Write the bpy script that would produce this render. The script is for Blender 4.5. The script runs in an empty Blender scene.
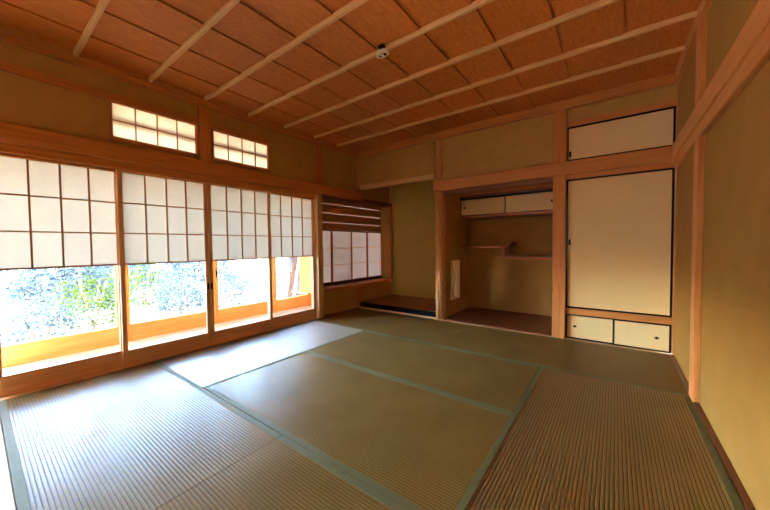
import bpy, bmesh, math, random
from mathutils import Vector, Matrix, noise
rnd = random.Random(7)
sc = bpy.context.scene
col = sc.collection
D = bpy.data

# ------------------------------------------------------------------ materials
def _new(name):
    m = D.materials.new(name); m.use_nodes = True
    nt = m.node_tree; nt.nodes.clear()
    out = nt.nodes.new('ShaderNodeOutputMaterial')
    return m, nt, out

def _n(nt, t, **kw):
    n = nt.nodes.new(t)
    for k, v in kw.items():
        if k in n.inputs.keys(): n.inputs[k].default_value = v
        else: setattr(n, k, v)
    return n

def _coords(nt, scale):
    tc = _n(nt, 'ShaderNodeTexCoord')
    oi = _n(nt, 'ShaderNodeObjectInfo')
    mul = _n(nt, 'ShaderNodeVectorMath', operation='MULTIPLY_ADD')
    nt.links.new(tc.outputs['Object'], mul.inputs[0])
    mul.inputs[1].default_value = scale
    cmb = _n(nt, 'ShaderNodeMath', operation='MULTIPLY'); cmb.inputs[1].default_value = 37.0
    nt.links.new(oi.outputs['Random'], cmb.inputs[0])
    nt.links.new(cmb.outputs[0], mul.inputs[2])
    return mul.outputs[0]

def _ramp(nt, fac, stops):
    r = _n(nt, 'ShaderNodeValToRGB')
    e = r.color_ramp.elements
    e[0].position, e[0].color = stops[0][0], (*stops[0][1], 1)
    e[1].position, e[1].color = stops[-1][0], (*stops[-1][1], 1)
    for p, c in stops[1:-1]:
        x = e.new(p); x.color = (*c, 1)
    nt.links.new(fac, r.inputs['Fac'])
    return r.outputs['Color']

def wood(name, dark, light, axis='Y', rough=.5, grain=55, along=2.2, bump=.12, spec=.35):
    m, nt, out = _new(name)
    s = [grain]*3; s['XYZ'.index(axis)] = along
    v = _coords(nt, s)
    nz = _n(nt, 'ShaderNodeTexNoise', Scale=1.0, Detail=4.0, Roughness=.6, Distortion=.6)
    nt.links.new(v, nz.inputs['Vector'])
    c = _ramp(nt, nz.outputs['Fac'], [(.3, dark), (.7, light)])
    b = _n(nt, 'ShaderNodeBsdfPrincipled', Roughness=rough)
    b.inputs['Specular IOR Level'].default_value = spec
    bp = _n(nt, 'ShaderNodeBump', Strength=bump, Distance=.002)
    nt.links.new(nz.outputs['Fac'], bp.inputs['Height'])
    nt.links.new(c, b.inputs['Base Color']); nt.links.new(bp.outputs[0], b.inputs['Normal'])
    nt.links.new(b.outputs[0], out.inputs[0])
    return m

def plaster(name, c, var=.08, rough=.9, scale=6.0):
    m, nt, out = _new(name)
    tc = _n(nt, 'ShaderNodeTexCoord')
    nz = _n(nt, 'ShaderNodeTexNoise', Scale=scale, Detail=3.0)
    nt.links.new(tc.outputs['Object'], nz.inputs['Vector'])
    cc = _ramp(nt, nz.outputs['Fac'], [(.25, tuple(x*(1-var) for x in c)), (.75, tuple(x*(1+var) for x in c))])
    fz = _n(nt, 'ShaderNodeTexNoise', Scale=260.0, Detail=2.0)
    nt.links.new(tc.outputs['Object'], fz.inputs['Vector'])
    bp = _n(nt, 'ShaderNodeBump', Strength=.15, Distance=.002)
    nt.links.new(fz.outputs['Fac'], bp.inputs['Height'])
    b = _n(nt, 'ShaderNodeBsdfPrincipled', Roughness=rough)
    b.inputs['Specular IOR Level'].default_value = .15
    nt.links.new(cc, b.inputs['Base Color']); nt.links.new(bp.outputs[0], b.inputs['Normal'])
    nt.links.new(b.outputs[0], out.inputs[0])
    return m

def flat(name, c, rough=.5, spec=.4, metal=0.0):
    m, nt, out = _new(name)
    b = _n(nt, 'ShaderNodeBsdfPrincipled', Roughness=rough, Metallic=metal)
    b.inputs['Specular IOR Level'].default_value = spec
    tc = _n(nt, 'ShaderNodeTexCoord'); nz = _n(nt, 'ShaderNodeTexNoise', Scale=30.0)
    nt.links.new(tc.outputs['Object'], nz.inputs['Vector'])
    cc = _ramp(nt, nz.outputs['Fac'], [(.3, tuple(x*.93 for x in c)), (.7, tuple(min(1, x*1.05) for x in c))])
    nt.links.new(cc, b.inputs['Base Color']); nt.links.new(b.outputs[0], out.inputs[0])
    return m

def paper(name, c, trans=.55):
    m, nt, out = _new(name)
    tc = _n(nt, 'ShaderNodeTexCoord'); nz = _n(nt, 'ShaderNodeTexNoise', Scale=45.0, Detail=4.0)
    nt.links.new(tc.outputs['Object'], nz.inputs['Vector'])
    cc = _ramp(nt, nz.outputs['Fac'], [(.3, tuple(x*.96 for x in c)), (.7, c)])
    d = _n(nt, 'ShaderNodeBsdfDiffuse'); t = _n(nt, 'ShaderNodeBsdfTranslucent')
    nt.links.new(cc, d.inputs[0]); nt.links.new(cc, t.inputs[0])
    mx = _n(nt, 'ShaderNodeMixShader', Fac=trans)
    nt.links.new(d.outputs[0], mx.inputs[1]); nt.links.new(t.outputs[0], mx.inputs[2])
    nt.links.new(mx.outputs[0], out.inputs[0])
    return m

def glass(name):
    m, nt, out = _new(name)
    t = _n(nt, 'ShaderNodeBsdfTransparent'); t.inputs[0].default_value = (.97, .985, .98, 1)
    g = _n(nt, 'ShaderNodeBsdfGlossy', Roughness=.02)
    lw = _n(nt, 'ShaderNodeFresnel', IOR=1.25)
    mx = _n(nt, 'ShaderNodeMixShader')
    nt.links.new(lw.outputs[0], mx.inputs[0])
    nt.links.new(t.outputs[0], mx.inputs[1]); nt.links.new(g.outputs[0], mx.inputs[2])
    nt.links.new(mx.outputs[0], out.inputs[0])
    return m

def rush(name, axis, c1, c2, rough=.36, spec=.7, aniso=.0):
    """woven rush; axis = world direction of the ridges"""
    m, nt, out = _new(name)
    s = [420.0]*3; s['XYZ'.index(axis)] = 90.0
    v = _coords(nt, s)
    nz = _n(nt, 'ShaderNodeTexNoise', Scale=1.0, Detail=2.0)
    nt.links.new(v, nz.inputs['Vector'])
    v2 = _coords(nt, (3.0, 3.0, 3.0))
    n2 = _n(nt, 'ShaderNodeTexNoise', Scale=1.0, Detail=3.0)
    nt.links.new(v2, n2.inputs['Vector'])
    add = _n(nt, 'ShaderNodeMath', operation='ADD')
    nt.links.new(nz.outputs['Fac'], add.inputs[0]); nt.links.new(n2.outputs['Fac'], add.inputs[1])
    hf = _n(nt, 'ShaderNodeMath', operation='MULTIPLY'); hf.inputs[1].default_value = .5
    nt.links.new(add.outputs[0], hf.inputs[0])
    c = _ramp(nt, hf.outputs[0], [(.35, c1), (.65, c2)])
    bp = _n(nt, 'ShaderNodeBump', Strength=.25, Distance=.0012)
    nt.links.new(nz.outputs['Fac'], bp.inputs['Height'])
    b = _n(nt, 'ShaderNodeBsdfPrincipled', Roughness=rough)
    b.inputs['Specular IOR Level'].default_value = spec
    b.inputs['Anisotropic'].default_value = aniso      # rush stems lie across the ridges
    tv = _n(nt, 'ShaderNodeCombineXYZ')
    tv.inputs[axis].default_value = 1.0
    nt.links.new(tv.outputs[0], b.inputs['Tangent'])
    nt.links.new(c, b.inputs['Base Color']); nt.links.new(bp.outputs[0], b.inputs['Normal'])
    nt.links.new(b.outputs[0], out.inputs[0])
    return m

def leafmat(name, c1, c2):
    m, nt, out = _new(name)
    tc = _n(nt, 'ShaderNodeTexCoord'); nz = _n(nt, 'ShaderNodeTexNoise', Scale=9.0, Detail=3.0)
    nt.links.new(tc.outputs['Object'], nz.inputs['Vector'])
    cc = _ramp(nt, nz.outputs['Fac'], [(.3, c1), (.7, c2)])
    d = _n(nt, 'ShaderNodeBsdfDiffuse'); t = _n(nt, 'ShaderNodeBsdfTranslucent')
    nt.links.new(cc, d.inputs[0]); nt.links.new(cc, t.inputs[0])
    mx = _n(nt, 'ShaderNodeMixShader', Fac=.3)
    nt.links.new(d.outputs[0], mx.inputs[1]); nt.links.new(t.outputs[0], mx.inputs[2])
    nt.links.new(mx.outputs[0], out.inputs[0])
    return m

def L(r, g, b):
    f = lambda x: (x/255/12.92) if x/255 <= .04045 else ((x/255+.055)/1.055)**2.4
    return (f(r), f(g), f(b))

WD, WL = L(186, 112, 54), L(212, 142, 78)
W = {a: wood('cedar_'+a, WD, WL, a) for a in 'XYZ'}
WDK = {a: wood('dark_cedar_'+a, L(104, 60, 36), L(138, 84, 52), a) for a in 'XYZ'}
WP = {a: wood('pale_cedar_'+a, L(212, 160, 104), L(232, 186, 130), a) for a in 'XYZ'}
WO = {a: wood('orange_cedar_'+a, L(222, 140, 66), L(240, 172, 92), a, rough=.4) for a in 'XYZ'}
WK = {a: wood('lattice_cedar_'+a, L(172, 118, 76), L(198, 144, 98), a) for a in 'XYZ'}
CEIL = wood('ceiling_cedar', L(184, 98, 36), L(212, 128, 54), 'Y', rough=.5, grain=60, along=14.0, bump=.05)
REDW = {a: wood('red_board_'+a, L(178, 94, 58), L(204, 120, 80), a, rough=.35) for a in 'XYZ'}
REDD = {a: wood('dark_red_board_'+a, L(96, 48, 26), L(118, 62, 36), a, rough=.4) for a in 'XYZ'}
PLAS = plaster('olive_plaster', L(190, 148, 84))
PLASG = plaster('lit_green_plaster', L(206, 180, 100))  # greener plaster, brightened to put the raised alcove's light into its colour
PLASB = plaster('brown_plaster', L(166, 124, 70))
PLASR = plaster('ochre_plaster', L(156, 112, 52))
FUSUMA = plaster('fusuma_paper', L(236, 204, 150), var=.02, scale=3.0)
LACQ = flat('black_lacquer', (.012, .006, .006), rough=.25, spec=.5)
LACQB = flat('blue_black_lacquer', (.008, .008, .010), rough=.12, spec=.6)
BRONZE = flat('dark_bronze', (.02, .014, .010), rough=.4, metal=.6)
HEM = flat('green_hem_cloth', L(104, 98, 60), rough=.6, spec=.12)
SHOJI = paper('shoji_paper', (.67, .635, .565), .39)
SHOJI3 = paper('transom_paper', (.78, .74, .64), .5)
SHOJI2 = paper('shaded_shoji_paper', (.66, .55, .47), .34)  # weaker light at the bay window put into a darker paper colour
GLASS = glass('clear_glass')
RX = rush('rush_along_x', 'X', L(114, 86, 38), L(138, 108, 52), rough=.24, spec=.11, aniso=.1)
RY = rush('rush_along_y', 'Y', L(114, 86, 38), L(138, 108, 52), rough=.34, spec=2.4, aniso=.9)
GROOVE = flat('rush_groove', L(74, 50, 20), rough=.7, spec=.2)  # shade and dirt of the weave gaps put into the groove colour
CREAM = flat('cream_plastic', L(222, 205, 178), rough=.4)
DARKW = flat('dark_spacer', L(52, 26, 14), rough=.6)
GRAVEL = plaster('garden_gravel', L(120, 116, 110), var=.3, scale=2.5)
ROCK = plaster('garden_rock', L(66, 70, 78), var=.4, scale=5.0)
LEAF_G = leafmat('green_leaf', L(50, 68, 28), L(84, 96, 44))
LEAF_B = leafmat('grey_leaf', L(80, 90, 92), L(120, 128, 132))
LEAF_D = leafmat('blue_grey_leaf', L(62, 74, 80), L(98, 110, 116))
WPS = {a: wood('shoji_frame_'+a, L(220, 162, 110), L(238, 190, 140), a) for a in 'XYZ'}
LEAF_T = leafmat('dark_tree_leaf', L(44, 58, 28), L(72, 86, 44))
BARK = wood('bark', L(120, 100, 84), L(160, 140, 120), 'Z')
POLE = wood('prop_timber', L(62, 36, 22), L(84, 52, 34), 'Z')
PALE = flat('white_pole_paint', L(150, 142, 136), rough=.5)
SLATE = plaster('outbuilding_wall', L(46, 43, 46), var=.12, scale=3.0)

# ------------------------------------------------------------------ builders
class MB:
    def __init__(s): s.bm = bmesh.new()
    def box(s, x0, x1, y0, y1, z0, z1, bev=0.0):
        r = bmesh.ops.create_cube(s.bm, size=1.0)
        vs = r['verts']
        for v in vs:
            v.co = Vector(((x0+x1)/2+v.co.x*(x1-x0), (y0+y1)/2+v.co.y*(y1-y0), (z0+z1)/2+v.co.z*(z1-z0)))
        if bev > 0:
            es = list({e for v in vs for e in v.link_edges})
            bmesh.ops.bevel(s.bm, geom=es, offset=bev, segments=1, affect='EDGES')
        return s
    def tube(s, pts, radii, n=8):
        rings = []
        pts = [Vector(p) for p in pts]
        if not hasattr(radii, '__len__'): radii = [radii]*len(pts)
        for i, p in enumerate(pts):
            t = (pts[min(i+1, len(pts)-1)]-pts[max(i-1, 0)]).normalized()
            a = Vector((0, 0, 1)) if abs(t.z) < .9 else Vector((1, 0, 0))
            u = t.cross(a).normalized(); w = t.cross(u)
            rings.append([s.bm.verts.new(p+(u*math.cos(k*2*math.pi/n)+w*math.sin(k*2*math.pi/n))*radii[i]) for k in range(n)])
        for a, b in zip(rings, rings[1:]):
            for k in range(n): s.bm.faces.new((a[k], a[(k+1) % n], b[(k+1) % n], b[k]))
        s.bm.faces.new(rings[0][::-1]); s.bm.faces.new(rings[-1])
        return s
    def prism(s, pts, axis, a, b):
        """2-D outline extruded along axis from a to b"""
        i = 'XYZ'.index(axis); o = [k for k in range(3) if k != i]
        def mk(p, c):
            v = [0, 0, 0]; v[i] = c; v[o[0]], v[o[1]] = p; return s.bm.verts.new(v)
        A = [mk(p, a) for p in pts]; B = [mk(p, b) for p in pts]
        n = len(pts)
        s.bm.faces.new(A); s.bm.faces.new(B[::-1])
        for k in range(n): s.bm.faces.new((A[k], B[k], B[(k+1) % n], A[(k+1) % n]))
        return s
    def build(s, name, mat, parent=None, smooth=False, base=None):
        bm = s.bm
        bmesh.ops.recalc_face_normals(bm, faces=bm.faces)
        o0 = Vector(base) if base is not None else (world_base(parent) if parent is not None else None)
        if o0 is None:
            xs = [v.co for v in bm.verts]
            o0 = Vector(((min(v.x for v in xs)+max(v.x for v in xs))/2, (min(v.y for v in xs)+max(v.y for v in xs))/2, min(v.z for v in xs)))
        for v in bm.verts: v.co -= o0
        me = D.meshes.new(name); bm.to_mesh(me); bm.free()
        if smooth:
            for p in me.polygons: p.use_smooth = True
        me.materials.append(mat)
        o = D.objects.new(name, me); col.objects.link(o)
        if parent is not None: o.parent = parent
        else: o.location = o0
        return o

def world_base(o):
    v = Vector((0, 0, 0))
    while o is not None:
        v += o.location; o = o.parent
    return v

def tag(o, label=None, cat=None, group=None, kind=None):
    if label: o['label'] = label
    if cat: o['category'] = cat
    if group: o['group'] = group
    if kind: o['kind'] = kind
    return o

def thing(name, label, cat, loc, group=None, kind=None):
    o = D.objects.new(name, None); col.objects.link(o)
    o.location = loc; o.empty_display_size = .1
    return tag(o, label, cat, group, kind)

_tn = [0]
def trim(label, mat, *boxes, bev=.003):
    _tn[0] += 1
    m = MB()
    for b in boxes: m.box(*b, bev=bev)
    return tag(m.build('trim_%d' % _tn[0], mat), label, 'trim', kind='structure')

def B(x0, x1, y0, y1, z0, z1, bev=0.0): return MB().box(x0, x1, y0, y1, z0, z1, bev)

# ------------------------------------------------------------------ camera
F_PX, YAW, PITCH, ROLL = 308.47, .639584, -.032116, -.010609
f = Vector((-math.sin(YAW)*math.cos(PITCH), math.cos(YAW)*math.cos(PITCH), math.sin(PITCH)))
r = Vector((math.cos(YAW), math.sin(YAW), 0)); u = r.cross(f)
r2 = r*math.cos(ROLL)+u*math.sin(ROLL); u2 = -r*math.sin(ROLL)+u*math.cos(ROLL)
cam = D.cameras.new('camera'); cam.sensor_width = 36; cam.lens = 36*F_PX/770; cam.clip_start = .02
co = D.objects.new('camera', cam); col.objects.link(co)
M = Matrix((r2, u2, -f)).transposed().to_4x4(); M.translation = Vector((0, 0, 1.0))
co.matrix_world = M
sc.camera = co

# ------------------------------------------------------------------ levels
XL, XR, YB = -3.30, .433, 3.70          # plaster planes
ZN0, ZN1 = 1.71, 1.84                   # nageshi rail
ZC = 2.46

# ------------------------------------------------------------------ floor and mats
tag(MB().box(-3.40, .60, -3.1, 4.75, -.12, -.055).build('floor', WP['X']), 'wooden subfloor under the tatami mats', 'floor', kind='structure')

def mat(x0, x1, y0, y1, axis, label, amp=.0011):
    g = .0012
    x0 += g; x1 -= g; y0 += g; y1 -= g
    t = thing('tatami_mat', label, 'tatami mat', ((x0+x1)/2, (y0+y1)/2, -.054), 'tatami mats on the floor')
    hw, th = .034, .004
    lo, hi = (y0, y1) if axis == 'X' else (x0, x1)
    a, b = (x0, x1) if axis == 'X' else (y0, y1)
    lo2, hi2 = lo+hw-.004, hi-hw+.004
    nr = int(round((hi2-lo2)/.0152)); k = 10
    prof = []
    for i in range(nr*k+1):
        ph = (i % k)/k
        prof.append((lo2+(hi2-lo2)*i/(nr*k), -.0006-amp*(1-abs(math.sin(math.pi*ph))**.8)))
    m = MB(); bm = m.bm
    def P(c, l, z): return bm.verts.new((l, c, z) if axis == 'X' else (c, l, z))
    A = [P(c, a, z) for c, z in prof]; Bv = [P(c, b, z) for c, z in prof]
    for i in range(len(prof)-1): bm.faces.new((A[i], A[i+1], Bv[i+1], Bv[i]))
    A2 = [P(c, a, -.054) for c in (lo2, hi2)]; B2 = [P(c, b, -.054) for c in (lo2, hi2)]
    bm.faces.new([*A, A2[1], A2[0]]); bm.faces.new([*Bv[::-1], B2[0], B2[1]])
    bm.faces.new((A2[0], A2[1], B2[1], B2[0])); bm.faces.new((A[0], Bv[0], B2[0], A2[0])); bm.faces.new((A[-1], A2[1], B2[1], Bv[-1]))
    ws = m.build('woven_surface', RX if axis == 'X' else RY, t, smooth=False)
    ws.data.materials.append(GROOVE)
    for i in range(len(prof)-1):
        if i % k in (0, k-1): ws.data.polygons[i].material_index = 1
    for c0, c1 in ((lo, lo+hw), (hi-hw, hi)):
        h = B(a, b, c0, c1, -.054, .0012, .002) if axis == 'X' else B(c0, c1, a, b, -.054, .0012, .002)
        h.build('hem', HEM, t)
    return t
X0, X1, X2, X3, X4 = -3.245, -2.325, -1.40, -.475, .405
Y0, Y1, Y2, Y3, Y4 = .075, .957, 1.868, 2.735, 3.675
mat(X0, X2, Y0, Y1, 'X', 'foreground tatami mat in the bottom left corner below the nearest glazed shoji door')
mat(X2, X4, Y0, Y1, 'X', 'foreground tatami mat at the bottom edge right of the short seam')
mat(X0, X1, Y1, Y3, 'Y', 'tatami mat in white window glare lying lengthwise along the glazed doors', .00035)
mat(X1, X3, Y1, Y2, 'X', 'nearer of the two tatami mats in the middle of the room', .0007)
mat(X1, X3, Y2, Y3, 'X', 'farther of the two tatami mats in the middle of the room', .0007)
mat(X3, X4, Y1, Y3, 'Y', 'strongly ribbed tatami mat lying lengthwise along the ochre right wall')
mat(X0, X2, Y3, Y4, 'X', 'tatami mat in front of the raised black edged alcove floor')
mat(X2, X4, Y3, Y4, 'X', 'tatami mat in front of the white closet doors and shelf alcove')

trim('grooved wooden threshold under the glazed sliding doors', WP['Y'], (-3.40, X0-.002, -.06, 2.92, -.054, -.002))
trim('wooden threshold of the near opening at the room edge', WP['X'], (X0, X4, -.06, Y0-.001, -.054, 0))
trim('thin wooden floor strip at the foot of the right wall', REDD['Y'], (X4+.001, XR, -.06, Y4, -.054, .005))
trim('thin wooden floor strip before the alcove and closet', WP['X'], (-3.29, XR, Y4+.001, YB-.004, -.054, .003))
trim('wooden floor strip under the bay window wall', WDK['Y'], (XL, X0-.002, 2.92, Y4, -.054, .012))

# ------------------------------------------------------------------ ceiling
m = MB()
js = [-3.26+.3665*i for i in range(11)]
for a, b in zip(js, js[1:]):
    bm = m.bm
    x0, x1 = a, b-.007
    z0, z1 = ZC, ZC-.011          # lapped boards: each one's right edge hangs under its neighbour
    m.prism([(x0, z0), (x1, z1), (x1, z1+.012), (x0, z0+.012)], 'Y', -3.05, 3.74)
m.box(-3.4, .6, -3.1, 4.8, ZC+.03, ZC+.12)
ceiling = tag(m.build('ceiling', CEIL, base=(0, 0, ZC)), 'warm cedar board ceiling with thin battens', 'ceiling', kind='structure')
for y in (.515, .972, 1.42, 1.868, 2.318, 2.778, 3.208, .06):
    MB().prism([(y-.015, ZC-.004), (y-.015, ZC-.028), (y-.010, ZC-.036), (y+.010, ZC-.036), (y+.015, ZC-.028), (y+.015, ZC-.004)], 'X', -3.23, .41).build('ceiling_batten', WP['X'], ceiling)
trim('two step moulding between ceiling and left wall', W['Y'], (-3.32, -3.212, -3.0, 3.74, 2.425, ZC+.015), (-3.32, -3.232, -3.0, 3.74, 2.385, 2.424))
trim('ceiling moulding along the back wall', W['X'], (-3.21, .41, 3.655, 3.78, 2.368, ZC+.015))
trim('ceiling moulding along the right wall', W['Y'], (.402, .46, -3.0, 3.66, 2.368, ZC+.015))

rz = thing('ceiling_rosette', 'small cream lamp socket on the ceiling batten, dark block behind it', 'ceiling socket', (-1.372, 1.868, ZC-.008), kind=None)
B(-1.392, -1.350, 1.812, 1.851, ZC-.034, ZC-.012, .003).build('mounting_block', DARKW, rz)
mm = MB(); pts = [(-1.384+.056*math.cos(a*math.pi/12), 1.858+.032*math.sin(a*math.pi/12)) for a in range(24)]
mm.prism(pts, 'Z', ZC-.062, ZC-.0365).build('socket_body', CREAM, rz)
B(-1.374, -1.356, 1.848, 1.872, ZC-.0635, ZC-.050).build('contact_slot', LACQ, rz)
B(-1.412, -1.398, 1.850, 1.868, ZC-.0635, ZC-.050).build('contact_slot', DARKW, rz)
MB().tube([(-1.384, 1.836, ZC-.060), (-1.384, 1.836, ZC-.070)], .010, 12).build('boss', CREAM, rz)

# ------------------------------------------------------------------ left wall
T1, T2 = (.706, 1.362), (1.497, 2.140)
ZT0, ZT1 = 1.905, 2.190
m = MB()
xo = -3.36
for (y0, y1, z0, z1) in ((-.06, T1[0], ZN0, ZC), (T1[1], T2[0], ZN0, ZC), (T2[1], 2.93, ZN0, ZC),
                         (T1[0], T1[1], ZN0, ZT0), (T2[0], T2[1], ZN0, ZT0), (T1[0], T1[1], ZT1, ZC), (T2[0], T2[1], ZT1, ZC),
                         (2.93, 4.70, 1.75, ZC), (2.93, 4.70, -.05, .335)):
    m.box(xo, XL, y0, y1, z0, z1)
m.box(xo, XL, 4.585, 4.70, .335, 1.75)
m.box(xo-.30, xo, 4.58, 4.70, .335, 1.75)      # right cheek of the bay
m.box(xo-.30, xo, 2.84, 2.925, .335, 1.75)     # left cheek of the bay
tag(m.build('wall_left', PLAS), 'olive plaster wall above and beside the glazed doors', 'wall', kind='structure')

trim('long wooden rail above the glazed sliding doors', W['Y'], (XL, -3.238, -.06, 3.79, ZN0, ZN1), bev=.006)
trim('grooved head rail the sliding doors run in', W['Y'], (-3.375, -3.268, -.06, 2.84, 1.648, ZN0-.001), (-3.375, -3.305, -.06, 2.84, 1.63, 1.648))
trim('wooden post between door opening and bay window', WP['Z'], (-3.39, -3.242, 2.832, 2.922, 0, ZN0-.001))
trim('upper wooden post between plaster panel and room corner', W['Z'], (XL-.02, -3.262, 2.845, 2.945, ZN1, 2.385))
trim('wooden post between the two small transom windows', W['Z'], (XL-.02, -3.262, 1.375, 1.485, ZN1, 2.385))
trim('upper rail over the left transom window', W['Y'], (XL-.02, -3.270, -.06, 1.374, ZT1+.002, 2.252))
trim('upper rail over the right transom window', W['Y'], (XL-.02, -3.270, 1.486, 2.165, ZT1+.002, 2.252))

def lattice(parent, x0, x1, ya, yb, za, zb, nc, nr, w=.011):
    for i in range(1, nc):
        y = ya+(yb-ya)*i/nc
        B(x0, x1, y-w/2, y+w/2, za, zb).build('vertical_bar', WK['Z'], parent)
    for j in range(1, nr):
        z = za+(zb-za)*j/nr
        B(x0+.0005, x1-.0005, ya, yb, z-w/2, z+w/2).build('horizontal_bar', WK['Y'], parent)

for i, (ya, yb) in enumerate((T1, T2)):
    w = thing('window_%d' % (i+1), ['left paper transom window with dark lattice above the rail', 'right paper transom window with dark lattice above the rail'][i], 'window', (XL, (ya+yb)/2, ZT0), kind='structure')
    fr = MB(); q = .016
    fr.box(-3.335, -3.272, ya, ya+q, ZT0-.03, ZT1); fr.box(-3.335, -3.272, yb-q, yb, ZT0-.03, ZT1)
    fr.box(-3.335, -3.272, ya+q, yb-q, ZT0-.03, ZT0+.004); fr.box(-3.335, -3.272, ya+q, yb-q, ZT1-.006, ZT1)
    fr.build('window_frame', W['Y'], w)
    lattice(w, -3.298, -3.286, ya+q, yb-q, ZT0+.004, ZT1-.006, 4, 2, .008)
    B(-3.302, -3.3, ya+q, yb-q, ZT0+.004, ZT1-.006).build('paper', SHOJI3, w)

# ------------------------------------------------------------------ glazed shoji doors
def shoji(y0, y1, xc, label, pull=None):
    t = thing('shoji_door', label, 'sliding door', (xc, (y0+y1)/2, 0), 'glazed shoji doors facing the garden')
    a, b = xc-.014, xc+.014; s = .033
    ztop, zl0, zg = 1.628, .868, .136
    B(a, b, y0, y0+s, 0, 1.655, .002).build('stile', WPS['Z'], t)
    B(a, b, y1-s, y1, 0, 1.655, .002).build('stile', WPS['Z'], t)
    B(a+.001, b-.001, y0+s, y1-s, 0, zg, .002).build('bottom_rail', WPS['Y'], t)
    B(a+.001, b-.001, y0+s, y1-s, ztop, 1.655).build('top_rail', WPS['Y'], t)
    B(a+.004, b-.002, y0+s, y1-s, zl0-.013, zl0).build('middle_rail', WK['Y'], t)
    la = thing2('lattice', t)
    lattice(la, xc, xc+.011, y0+s, y1-s, zl0, ztop, 4, 3)
    B(xc-.003, xc-.001, y0+s, y1-s, zl0, ztop).build('shoji_paper', SHOJI, t)
    B(xc-.004, xc, y0+s, y1-s, zg, zl0-.013).build('glass_pane', GLASS, t)
    if pull is not None:
        fp = B(b-.002, b+.0012, pull-.009, pull+.009, .575, .635, .001).build('finger_pull', BRONZE, t)
    return t
def thing2(name, parent):
    o = D.objects.new(name, None); col.objects.link(o); o.parent = parent
    return o
shoji(.071, .762, -3.325, 'glazed shoji door nearest the camera, cut by the left photo edge')
shoji(.735, 1.434, -3.288, 'second glazed shoji door from the left, green garden bush behind its glass', 1.418)
shoji(1.436, 2.140, -3.288, 'third glazed shoji door from the left, stile of an orange outer door behind its glass', 1.452)
shoji(2.115, 2.832, -3.325, 'farthest glazed shoji door, next to the paper bay window')

# ------------------------------------------------------------------ veranda and outer doors
tag(MB().box(-4.32, -3.402, -3.0, 3.50, -.09, 0).build('floor_veranda', wood('veranda_board', L(222, 208, 192), L(236, 226, 212), 'Y')), 'narrow pale wooden veranda floor outside the shoji', 'floor', kind='structure')
mv = MB().box(-5.0, -3.36, -3.1, 4.9, 2.32, 2.38).build('ceiling_veranda', WP['Y']); tag(mv, 'wooden eaves ceiling over the veranda', 'ceiling', kind='structure')
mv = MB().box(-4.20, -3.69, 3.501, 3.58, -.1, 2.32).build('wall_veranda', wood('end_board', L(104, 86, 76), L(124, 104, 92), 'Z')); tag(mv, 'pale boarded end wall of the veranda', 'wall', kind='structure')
trim('pale post at the end of the veranda', WP['Z'], (-4.13, -4.05, 3.43, 3.50, 0, 2.3))
trim('head beam over the outer glass doors', WO['Y'], (-4.21, -4.09, -3.0, 3.43, 1.80, 1.90))
trim('added log that casts a shadow on the transom window paper', BARK, (-3.46, -3.405, -.5, 3.4, 2.03, 2.085), bev=.02)  # unseen log added for the soft shadow on the transom paper
def outer(y0, y1, xc, label, pull=None):
    t = thing('glass_door', label, 'glass door', (xc, (y0+y1)/2, 0), 'orange framed outer glass doors')
    a, b = xc-.016, xc+.016; s = .072
    B(a, b, y0, y0+s, 0, 1.8, .003).build('stile', WO['Z'], t)
    B(a, b, y1-s, y1, 0, 1.8, .003).build('stile', WO['Z'], t)
    B(a+.001, b-.001, y0+s, y1-s, 0, .182, .003).build('bottom_rail', WO['Y'], t)
    B(a+.001, b-.001, y0+s, y1-s, 1.73, 1.8, .003).build('top_rail', WO['Y'], t)
    B(xc-.003, xc+.001, y0+s, y1-s, .182, 1.73).build('glass_pane', GLASS, t)
    if pull is not None: B(b-.002, b+.0015, pull-.009, pull+.009, .60, .69, .001).build('finger_pull', BRONZE, t)
outer(-.02, .955, -4.13, 'orange framed outer glass door seen through the nearest shoji door')
outer(.930, 1.849, -4.17, 'orange framed outer glass door seen through the second shoji door')
outer(1.850, 2.715, -4.17, 'orange framed outer glass door seen through the third shoji door', 1.905)
outer(2.690, 3.425, -4.13, 'reddish framed outer glass door seen through the farthest shoji door')

# ------------------------------------------------------------------ bay window (shoin)
lg = tag(B(-3.66, -3.262, 2.924, 4.70, .336, .386, .004).build('window_ledge', W['Y']), 'dark wooden ledge board below the paper bay window', 'ledge')
trim('dark header board over the bay window', WDK['Y'], (-3.66, -3.262, 2.924, 4.66, 1.70, 1.749))
trim('pale post at the far end of the bay window', W['Z'], (XL-.01, -3.255, 4.555, 4.605, .387, 1.70))
trim('pale corner post above the bay window', WP['Z'], (XL, -3.262, 4.588, 4.618, 1.75, ZC))
trim('short post stub below the bay window ledge', W['Z'], (XL, -3.262, 3.69, 3.79, .0, .335))
XS = -3.50
tr = thing('slatted_transom', 'dark wooden slatted transom with three pale slits above the bay window', 'transom', (XS, 3.76, 1.25))
zz = [1.245, 1.346, 1.362, 1.486, 1.502, 1.628, 1.642, 1.70]
for a, b in ((0, 1), (2, 3), (4, 5), (6, 7)):
    B(XS-.012, XS+.014, 2.926, 4.578, zz[a], zz[b], .002).build('slat', W['Y'], tr)
B(XS-.022, XS-.018, 2.926, 4.578, 1.245, 1.70).build('paper_backing', SHOJI2, tr)
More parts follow.
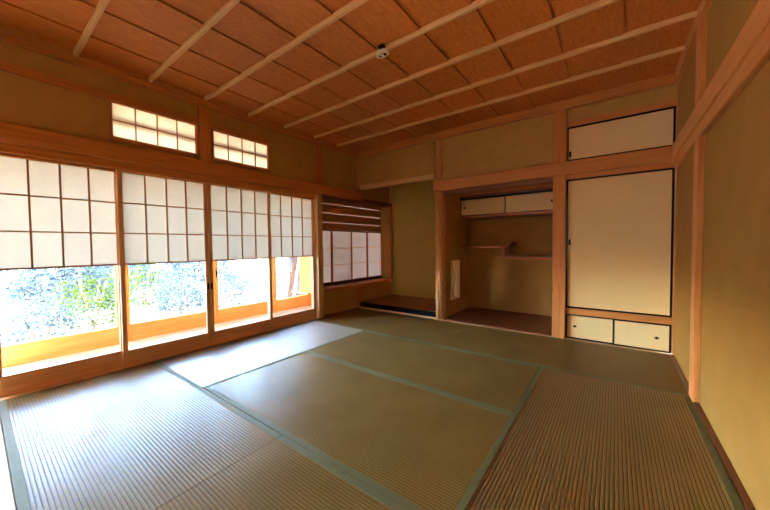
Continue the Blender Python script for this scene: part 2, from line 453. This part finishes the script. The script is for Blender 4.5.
def bay(y0, y1, xc, label):
    t = thing('bay_shoji', label, 'sliding screen', (xc, (y0+y1)/2, .387), 'paper screens in the bay window')
    a, b = xc-.010, xc+.010; s = .020; za, zb = .387, 1.243
    B(a, b, y0, y0+s, za, zb, .001).build('stile', REDW['Z'], t)
    B(a, b, y1-s, y1, za, zb, .001).build('stile', REDW['Z'], t)
    B(a, b, y0+s, y1-s, za, .440, .001).build('bottom_rail', REDD['Y'], t)
    B(a, b, y0+s, y1-s, zb-.022, zb, .001).build('top_rail', WDK['Y'], t)
    B(xc-.001, xc+.001, y0+s, y1-s, .439, zb-.021).build('shoji_paper', SHOJI2, t)
    for k in (1, 2):
        z = .440+(zb-.022-.440)*k/3
        B(xc+.001, xc+.006, y0+s, y1-s, z-.006, z+.006).build('horizontal_bar', WP['Y'], t)
ys = [2.93, 3.326, 3.763, 4.175, 4.578]
for i, lb in enumerate(('bay window screen nearest the door post, mostly hidden by it', 'second bay window screen from the door post', 'third bay window screen from the door post', 'bay window screen farthest from the door post, beside the alcove')):
    bay(ys[i]-.012, ys[i+1]+(.012 if i < 3 else 0), XS+(.011 if i % 2 else -.011), lb)

# ------------------------------------------------------------------ back wall, tokonoma, alcove
YT = 4.62
m = MB()
m.box(-3.66, -1.855, YT, YT+.08, -.06, ZC+.02)
tag(m.build('wall_back', PLASG), 'green olive plaster rear wall of the raised alcove', 'wall', kind='structure')
tag(MB().box(-1.855, .60, YT, YT+.08, -.06, ZC+.02).build('wall_shelf_alcove', PLASB), 'brown plaster rear wall of the shelf alcove', 'wall', kind='structure')
m = MB()
m.box(-3.30, -1.92, 3.705, 3.765, 1.93, ZC)                       # small wall above the raised alcove
m.box(-1.80, -.40, 3.705, 3.765, 1.75, ZC)                        # small wall above the shelf alcove
m.box(-.41, XR+.02, 3.705, 3.765, 2.235, ZC)                      # above the closet
tag(m.build('wall_upper', PLAS), 'olive plaster wall above the alcoves and closet', 'wall', kind='structure')
m = MB()
m.box(-1.905, -1.805, 3.80, 3.93, -.05, ZC); m.box(-1.905, -1.805, 4.25, YT, -.05, ZC)
m.box(-1.905, -1.805, 3.93, 4.25, -.05, .225); m.box(-1.905, -1.805, 3.93, 4.25, .78, ZC)
tag(m.build('wall_partition', PLAS), 'olive plaster partition between the two alcoves', 'wall', kind='structure')
tag(MB().box(-.50, -.44, 3.78, YT, -.05, ZC).build('wall_alcove', PLAS), 'olive plaster right side of the shelf alcove', 'wall', kind='structure')
tag(MB().box(-3.30, -.44, 3.77, YT, 2.36, 2.40).build('ceiling_alcove', CEIL), 'board ceiling inside the alcoves', 'ceiling', kind='structure')
tag(MB().box(-1.80, -.50, 3.766, YT, 1.69, 1.72).build('ceiling_shelf_alcove', CEIL), 'board ceiling inside the shelf alcove', 'ceiling', kind='structure')

trim('slim wooden lintel over the raised alcove', WP['X'], (-3.205, -1.915, 3.672, 3.77, 1.876, 1.932))
trim('slim corner post above the raised alcove lintel', W['Z'], (-3.262, -3.195, 3.697, 3.76, 1.876, 2.367))
bb = trim('heavy wooden beam across shelf alcove and closet', W['X'], (-1.925, .405, 3.658, 3.765, 1.70, 1.835), bev=.006)
trim('recessed dark lintel under the heavy beam', WDK['X'], (-1.80, -.52, 3.715, 3.765, 1.645, 1.699))
trim('square wooden post between shelf alcove and closet', W['Z'], (-.525, -.408, 3.668, 3.779, 0, 1.699), (-.525, -.408, 3.668, 3.779, 1.836, 2.367))
trim('thin wooden post in the right back corner', W['Z'], (.421, XR+.01, 3.672, 3.76, 0, 2.367))

tk = thing('alcove_platform', 'raised brown board alcove floor with black lacquered front edge', 'alcove floor', (-2.6, 3.7, 0))
B(-3.30, -1.906, 3.727, YT, .03, .092).build('floor_board', wood('platform_board', L(128, 72, 40), L(152, 90, 52), 'X', rough=.35), tk)
B(-3.262, -1.915, 3.699, 3.727, .022, .095, .004).build('front_edge', LACQB, tk)
B(-3.262, -1.915, 3.699, 3.727, .0035, .022).build('base_strip', WP['X'], tk)
tag(B(-1.804, -.502, 3.699, YT, .0, .022, .002).build('alcove_floor_board', REDD['X']), 'dark reddish floor board of the shelf alcove', 'alcove floor')

# rippled log pillar
mp = wood('rippled_log', L(188, 122, 66), L(222, 160, 96), 'Z', rough=.45, grain=60, along=8)
def log_pillar(z0, z1):
    m = MB(); bm = m.bm; n, k = 112, int((z1-z0)/.009)
    cx, cy = -1.857, 3.748
    rings = []
    for j in range(k+1):
        z = z0+(z1-z0)*j/k; ring = []
        for i in range(n):
            a = i*2*math.pi/n
            w0 = noise.noise(Vector((math.cos(a)*3, math.sin(a)*3, z*6.0)))
            w1 = noise.noise(Vector((math.cos(a)*6+9, math.sin(a)*6, z*14.0)))
            ridge = abs(math.sin(8*a+.9*math.sin(z*48+3*w0)+2.2*w0+1.2*w1))**.8
            rr = .054+.013*ridge*(.55+.45*abs(math.sin(z*40+4*a+3*w1)))+.003*w1
            rr *= 1.08-.04*z
            ring.append(bm.verts.new((cx+rr*math.cos(a), cy+rr*math.sin(a), z)))
        rings.append(ring)
    for a, b in zip(rings, rings[1:]):
        for i in range(n): bm.faces.new((a[i], a[(i+1) % n], b[(i+1) % n], b[i]))
    bm.faces.new(rings[0][::-1]); bm.faces.new(rings[-1])
    return m
lp = thing('log_pillar', 'rippled round log pillar between the two alcoves', 'pillar', (-1.857, 3.748, 0))
log_pillar(.003, 2.37).build('trunk', mp, lp, smooth=True)

# lattice window in the alcove partition
lw = thing('vine_window', 'narrow opening with bent vines low in the dark alcove side wall', 'window', (-1.855, 4.09, .225))
fr = MB()
fr.box(-1.91, -1.80, 3.93, 3.938, .225, .78); fr.box(-1.91, -1.80, 4.242, 4.25, .225, .78)
fr.box(-1.91, -1.80, 3.938, 4.242, .225, .233); fr.box(-1.91, -1.80, 3.938, 4.242, .772, .78)
fr.build('frame', WP['Z'], lw)
for i in range(3):
    y = 3.985+.075*i; pts = []
    for k in range(13):
        z = .233+.539*k/12
        pts.append((-1.855+.01*math.sin(k*.9+i), y+.045*math.sin(k*.42+i*1.3)*(1 if i % 2 else -1)*(.4+k/14), z))
    MB().tube(pts, .0045, 6).build('vine', WDK['Z'], lw, smooth=True)
B(-1.862, -1.848, 4.19, 4.205, .233, .772).build('bamboo_bar', WP['Z'], lw)

# alcove overhead cabinet
cab = thing('overhead_cabinet', 'white two door cabinet high in the shelf alcove', 'cabinet', (-1.15, 4.4, 1.38))
YC = 4.25
B(-1.803, -.503, YC-.012, YT, 1.372, 1.402, .002).build('bottom_board', REDW['X'], cab)
B(-1.803, -.503, YC-.004, YT, 1.66, 1.688).build('top_board', WDK['X'], cab)
MB().box(-1.803, -.503, YC+.03, YC+.04, 1.402, 1.66).build('back_panel', WDK['X'], cab)
def fdoor(parent, x0, x1, z0, z1, y, w, knob=None, kind='round', th=.016, name='door'):
    d = MB().box(x0+w, x1-w, y+.003, y+th, z0+w, z1-w).build(name, FUSUMA, parent)
    fr = MB()
    fr.box(x0, x0+w, y, y+th, z0, z1); fr.box(x1-w, x1, y, y+th, z0, z1)
    fr.box(x0+w, x1-w, y, y+th, z0, z0+w); fr.box(x0+w, x1-w, y, y+th, z1-w, z1)
    fr.build('door_frame', LACQ, d)
    if knob:
        kx, kz, s = knob
        k = MB()
        if kind == 'diamond':
            k.prism([(kx-s, kz), (kx, kz-s*.72), (kx+s, kz), (kx, kz+s*.72)], 'Y', y-.003, y+.004)
        elif kind == 'plate':
            k.box(kx-.010, kx+.010, y-.003, y+.004, kz-s, kz+s, .001)
        else:
            k.prism([(kx+s*math.cos(q*math.pi/8), kz+s*math.sin(q*math.pi/8)) for q in range(16)], 'Y', y-.003, y+.004)
        k.build('finger_pull', BRONZE, d)
    return d
fdoor(cab, -1.800, -1.160, 1.403, 1.640, YC+.017, .011, (-1.735, 1.52, .016))
fdoor(cab, -1.175, -.515, 1.403, 1.640, YC, .011, (-.615, 1.52, .016))
B(-1.803, -.503, YC-.004, YC+.04, 1.640, 1.66).build('top_rail', LACQ, cab)

# staggered shelves
sh = thing('staggered_shelf', 'pair of staggered reddish shelves joined by a short strut in the alcove', 'shelf', (-1.15, 4.45, .8))
YS = 4.30
B(-1.803, -1.185, YS, YT, .945, .970, .002).build('upper_shelf', REDW['X'], sh)
B(-1.300, -.503, YS, YT, .800, .825, .002).build('lower_shelf', REDW['X'], sh)
B(-1.215, -1.190, YS+.012, YS+.037, .825, .945, .002).build('strut', REDW['Z'], sh)
B(-1.215, -1.190, YT-.05, YT-.025, .825, .945, .002).build('strut', REDW['Z'], sh)
MB().prism([(-1.20, .971), (-1.185, .945), (-1.150, .962), (-1.115, .992), (-1.095, 1.020), (-1.108, 1.024), (-1.140, 1.000), (-1.170, .980)], 'Y', YS, YT).build('curved_lip', REDW['Y'], sh)

# closet
cl = thing('closet', 'tall built in closet with one big white sliding door edged in black', 'closet', (0, 3.7, .263))
B(-.407, .420, 3.700, 3.765, .263, .325, .002).build('sill_rail', W['X'], cl)
B(-.407, .420, 3.700, 3.765, 1.656, 1.699, .002).build('head_rail', W['X'], cl)
fdoor(cl, -.406, .419, .326, 1.655, 3.712, .017, (-.374, 1.01, .028), 'plate')
MB().box(-.406, .41, 3.79, 4.5, .263, 1.69).build('body', WDK['X'], cl)
oc = thing('overhead_closet', 'wide low white cupboard door above the heavy beam, near the ceiling', 'closet', (0, 3.7, 1.836))
B(-.407, .420, 3.690, 3.765, 2.186, 2.236, .002).build('head_rail', W['X'], oc)
fdoor(oc, -.406, .419, 1.837, 2.185, 3.706, .017, (-.374, 1.91, .028), 'plate')
MB().box(-.406, .41, 3.79, 4.5, 1.84, 2.22).build('body', WDK['X'], oc)
lc = thing('low_cabinet', 'low white two door cabinet at floor level under the closet', 'cabinet', (0, 3.7, .003))
fdoor(lc, -.406, .014, .004, .262, 3.722, .015, (-.322, .136, .020), 'diamond')
fdoor(lc, -.006, .416, .004, .262, 3.705, .015, (.318, .128, .020), 'diamond')
MB().box(-.406, .41, 3.79, 4.5, .004, .262).build('body', WDK['X'], lc)

# ------------------------------------------------------------------ right wall
tag(MB().box(XR, XR+.09, -3.0, 3.80, -.05, ZC+.01).build('wall_right', PLASR), 'ochre plaster wall on the right', 'wall', kind='structure')
trim('thick wooden rail along the right wall', W['Y'], (.394, XR, -3.0, 3.657, 1.722, ZN1), bev=.005)
trim('lower wooden rail under the thick rail on the right wall', W['Y'], (.404, XR, -3.0, 3.657, 1.640, 1.721))
trim('wooden half post on the right wall', W['Z'], (.400, XR, 2.660, 2.775, .0, 1.639), (.400, XR, 2.660, 2.775, ZN1+.001, 2.367))

# ------------------------------------------------------------------ adjoining room behind the camera
m = MB()
WX0, WX1, WZ0, WZ1 = -2.7, -.5, .55, 1.75
m.box(-3.45, WX0, -3.1, -3.0, -.05, ZC); m.box(WX1, .60, -3.1, -3.0, -.05, ZC)
m.box(WX0, WX1, -3.1, -3.0, -.05, WZ0); m.box(WX0, WX1, -3.1, -3.0, WZ1, ZC)
m.box(-3.36, -3.30, -3.0, -.06, ZN0, ZC); m.box(-3.36, -3.30, -3.0, -2.6, -.05, ZN0); 
tag(m.build('wall_near', PLAS), 'plaster walls of the adjoining room', 'wall', kind='structure')
tag(MB().box(-3.30, .43, -3.0, -.061, -.056, 0).build('floor_adjoining', RX), 'matted floor of the adjoining room', 'floor', kind='structure')

aw = thing('window_3', 'added unseen glazed paper window of the adjoining room, lights the ceiling', 'window', (-3.32, -1.33, 0), kind='structure')  # unseen window added so veranda light reaches the ceiling
B(-3.34, -3.31, -2.6, -.06, 0, .16).build('bottom_rail', WP['Y'], aw)
B(-3.34, -3.31, -2.6, -.06, .855, .87).build('middle_rail', WK['Y'], aw)
B(-3.325, -3.322, -2.6, -.06, .87, ZN0).build('shoji_paper', SHOJI, aw)
B(-3.326, -3.322, -2.6, -.06, .16, .855).build('glass_pane', GLASS, aw)
for k in range(4): B(-3.34, -3.305, -2.6+.835*k, -2.57+.835*k, 0, ZN0).build('stile', WP['Z'], aw)

aw = thing('window_4', 'added unseen paper window behind the camera, fills the room with light', 'window', (-1.6, -3.05, WZ0), kind='structure')  # unseen window added to throw front light into the room
for k in range(5): B(WX0+.54*k, WX0+.54*k+.03, -3.07, -3.04, WZ0, WZ1).build('stile', WP['Z'], aw)
B(WX0, WX1, -3.056, -3.053, WZ0, WZ1).build('shoji_paper', SHOJI, aw)

# ------------------------------------------------------------------ garden
def pix(x, y, z=None, X=None):
    d = (r2*((x-385)/F_PX)-u2*((y-255)/F_PX)+f)
    t = ((z-1.0)/d.z) if z is not None else X/d.x
    return Vector((0, 0, 1.0))+d*t
ZG = -.42
m = MB(); bm = m.bm
nx, ny = 40, 50
gv = [[None]*(ny+1) for _ in range(nx+1)]
for i in range(nx+1):
    for j in range(ny+1):
        x = -4.30-26*(i/nx)**1.6; y = -14+40*j/ny
        z = ZG+.10*noise.noise(Vector((x*.5, y*.5, 0)))*min(1, (-4.3-x)/1.5)+max(0, -x-11)*.10
        gv[i][j] = bm.verts.new((x, y, z))
for i in range(nx):
    for j in range(ny): bm.faces.new((gv[i][j], gv[i+1][j], gv[i+1][j+1], gv[i][j+1]))
tag(m.build('garden_ground', GRAVEL, smooth=True), 'pale sunlit garden ground', 'ground', kind='structure')

def bush(px, py, X, w, h, leaf, label, n=1800, name='garden_bush', cat='bush', ls=.06):
    p = pix(px, py, X=X)
    base = Vector((p.x, p.y, ZG-.03))
    t = thing(name, label, cat, base, 'shrubs in the garden')
    m = MB(); bm = m.bm
    R = random.Random(int(px*7+py))
    for _ in range(n):
        a, c = R.uniform(0, 2*math.pi), R.uniform(-.15, 1)
        s = math.sqrt(max(0, 1-c*c)); rad = R.uniform(.55, 1.0)
        lump = 1+.35*noise.noise(Vector((math.cos(a)*s*2+px, math.sin(a)*s*2, c*2)))
        q = base+Vector((math.cos(a)*s*w*rad*lump, math.sin(a)*s*w*rad*lump, h*.18+max(0, c)*h*.82*rad*lump))
        d = Vector((R.uniform(-1, 1), R.uniform(-1, 1), R.uniform(-.3, .8))).normalized()
        e = d.cross(Vector((R.uniform(-1, 1), R.uniform(-1, 1), R.uniform(-1, 1)))).normalized()
        l = ls*R.uniform(.6, 1.2)
        vs = [bm.verts.new(q), bm.verts.new(q+d*l*.5+e*l*.25), bm.verts.new(q+d*l), bm.verts.new(q+d*l*.5-e*l*.25)]
        bm.faces.new(vs)
    o = m.build('foliage', leaf, t)
    m = MB()
    for k in range(4):
        a = k*1.6+R.random()
        m.tube([base, base+Vector((math.cos(a)*w*.2, math.sin(a)*w*.2, h*.4)), base+Vector((math.cos(a)*w*.5, math.sin(a)*w*.5, h*.85))], [.025, .018, .008], 6)
    m.build('stem', BARK, t)
    return t
def rock(px, py, X, s, label):
    p = pix(px, py, X=X); R = random.Random(int(px))
    m = MB()
    bmesh.ops.create_icosphere(m.bm, subdivisions=3, radius=1.0)
    o = Vector((px, py, 0))
    for v in m.bm.verts:
        k = 1+.35*noise.noise(v.co*1.3+o)+.12*noise.noise(v.co*3.5+o)
        v.co = Vector((v.co.x*s*k, v.co.y*s*1.3*k, v.co.z*s*.7*k))+Vector((p.x, p.y, ZG+s*.25))
    tag(m.build('garden_rock', ROCK), label, 'rock', 'rocks in the garden')
bush(92, 280, -7.2, .50, 1.05, LEAF_G, 'green bush seen through the nearest shoji door glass')
bush(145, 275, -8.7, .62, 1.10, LEAF_G, 'green bush seen at the left of the second door glass')
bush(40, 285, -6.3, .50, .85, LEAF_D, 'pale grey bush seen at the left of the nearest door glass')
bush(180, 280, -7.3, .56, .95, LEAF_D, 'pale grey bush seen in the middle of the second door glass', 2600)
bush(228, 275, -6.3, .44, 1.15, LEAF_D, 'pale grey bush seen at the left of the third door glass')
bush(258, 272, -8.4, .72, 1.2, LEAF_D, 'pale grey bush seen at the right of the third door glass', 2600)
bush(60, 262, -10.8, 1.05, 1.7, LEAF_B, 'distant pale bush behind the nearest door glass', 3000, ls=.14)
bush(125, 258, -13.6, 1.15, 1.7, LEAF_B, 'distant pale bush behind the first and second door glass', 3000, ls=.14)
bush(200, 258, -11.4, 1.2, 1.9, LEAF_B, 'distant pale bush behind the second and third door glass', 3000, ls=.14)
rock(66, 308, -5.35, .20, 'low garden rock beside the pale bush in the nearest door glass')
rock(160, 300, -6.0, .24, 'garden rock before the pale bush in the second door glass')
rock(240, 288, -5.6, .22, 'bluish garden rock in the third door glass')
rock(112, 302, -6.1, .18, 'garden rock at the foot of the green bush')
def tree(x, y, h, w, label):  # trees added out of view to cut the sky glare on the mats
    R = random.Random(int(x*10+y*3)); base = Vector((x, y, ZG-.1+max(0, -x-11)*.10))
    t = thing('added_tree', label, 'tree', base, 'added trees that block the sky glare')
    m = MB(); m.tube([base, base+Vector((.1, .05, h*.45)), base+Vector((-.05, .1, h*.9))], [.16, .12, .04], 8)
    for k in range(5):
        a = k*1.25; m.tube([base+Vector((.05, .05, h*(.60+.05*k))), base+Vector((math.cos(a)*w*.6, math.sin(a)*w*.6, h*(.70+.05*k)))], [.06, .02], 6)
    m.build('trunk', BARK, t)
    m = MB(); bm = m.bm; c0 = base+Vector((0, 0, h*.77))
    for _ in range(3600):
        d = Vector((R.gauss(0, 1), R.gauss(0, 1), R.gauss(0, 1))).normalized()
        q = c0+Vector((d.x*w, d.y*w, d.z*h*.22))*(R.uniform(.3, 1)**.6)*(1+.25*noise.noise(d*2+base))
        e = Vector((R.uniform(-1, 1), R.uniform(-1, 1), R.uniform(-1, 1))).normalized(); g = e.cross(Vector((R.uniform(-1, 1), .3, R.uniform(-1, 1)))).normalized()
        l = R.uniform(.16, .34)
        bm.faces.new([bm.verts.new(q), bm.verts.new(q+e*l*.5+g*l*.3), bm.verts.new(q+e*l), bm.verts.new(q+e*l*.5-g*l*.3)])
    m.build('foliage', LEAF_T, t)
for k, (ty, lb) in enumerate(((-6, 'first'), (-1.2, 'second'), (3.6, 'third'), (8.4, 'fourth'), (13.2, 'fifth'), (18, 'sixth'))):
    tree(-16-.5*(k % 2), ty, 11.4+.4*(k % 3), 2.0, 'added unseen tall tree, %s from the left in the row blocking sky glare' % lb)
# timber prop, pole and outbuilding seen through the last door
a, b = pix(296.5, 256, X=-5.3), pix(287, 304, X=-5.3)
dn = (b-a).normalized(); foot = b+dn*((ZG-.02-b.z)/dn.z); top = a-dn*.6
pr = thing('timber_prop', 'slanted brown timber prop outside the farthest glass door', 'prop', foot)
MB().tube([foot, top], .045, 4).build('beam', POLE, pr)
for k in (.35, .55): 
    q = foot+(top-foot)*k; MB().tube([q+Vector((.05, -.035, 0)), q+Vector((-.05, .035, 0))], .012, 8).build('bolt', BRONZE, pr)
a, b = pix(299.5, 258, X=-5.6), pix(293, 302, X=-5.6)
dn = (b-a).normalized(); foot = b+dn*((ZG-.02-b.z)/dn.z); top = a-dn*.6
tag(MB().tube([foot, top], .024, 10).build('white_pole', PALE), 'white slanted pole beside the brown timber prop', 'pole')
c = pix(300, 280, X=-6.6)
ob = thing('outbuilding', 'grey walled outbuilding behind the slanted prop', 'building', (c.x, c.y+.6, ZG))
MB().box(c.x-.32, c.x+1.3, c.y-.10, c.y+1.2, ZG-.1, 1.6).build('wall', SLATE, ob)
for k in range(3): B(c.x-.32, c.x+1.3, c.y-.125, c.y-.10, ZG+.55*k+.2, ZG+.55*k+.24).build('board_strip', WDK['X'], ob)
MB().box(c.x-.75, c.x+1.45, c.y-.95, c.y+1.4, 1.6, 1.67).build('roof', WDK['X'], ob)  # deep overhang added to keep the sun off the wall below

# ------------------------------------------------------------------ light
w = D.worlds.new('sky'); sc.world = w; w.use_nodes = True
nt = w.node_tree; nt.nodes.clear()
sky = nt.nodes.new('ShaderNodeTexSky'); sky.sky_type = 'NISHITA'; sky.sun_disc = False
sky.sun_elevation = math.radians(55); sky.sun_rotation = math.radians(230); sky.altitude = 100; sky.dust_density = .4
bg = nt.nodes.new('ShaderNodeBackground'); bg.inputs['Strength'].default_value = .7
wo = nt.nodes.new('ShaderNodeOutputWorld')
nt.links.new(sky.outputs[0], bg.inputs[0]); nt.links.new(bg.outputs[0], wo.inputs[0])
sun = D.lights.new('sun', 'SUN'); sun.energy = 11.0; sun.angle = math.radians(.6); sun.color = (1, .95, .88)
so = D.objects.new('sun', sun); col.objects.link(so)
so.rotation_euler = Vector((.46, .33, -.83)).to_track_quat('-Z', 'Y').to_euler()
so.location = (-9, -6, 14)

sc.view_settings.view_transform = 'Standard'
sc.view_settings.look = 'None'
sc.view_settings.exposure = 3.6
sc.view_settings.gamma = 1
c = sc.cycles
c.use_denoising = True
c.max_bounces = 14; c.diffuse_bounces = 8; c.glossy_bounces = 4; c.transmission_bounces = 8; c.transparent_max_bounces = 16
c.caustics_reflective = False; c.caustics_refractive = False
c.sample_clamp_indirect = 8.0
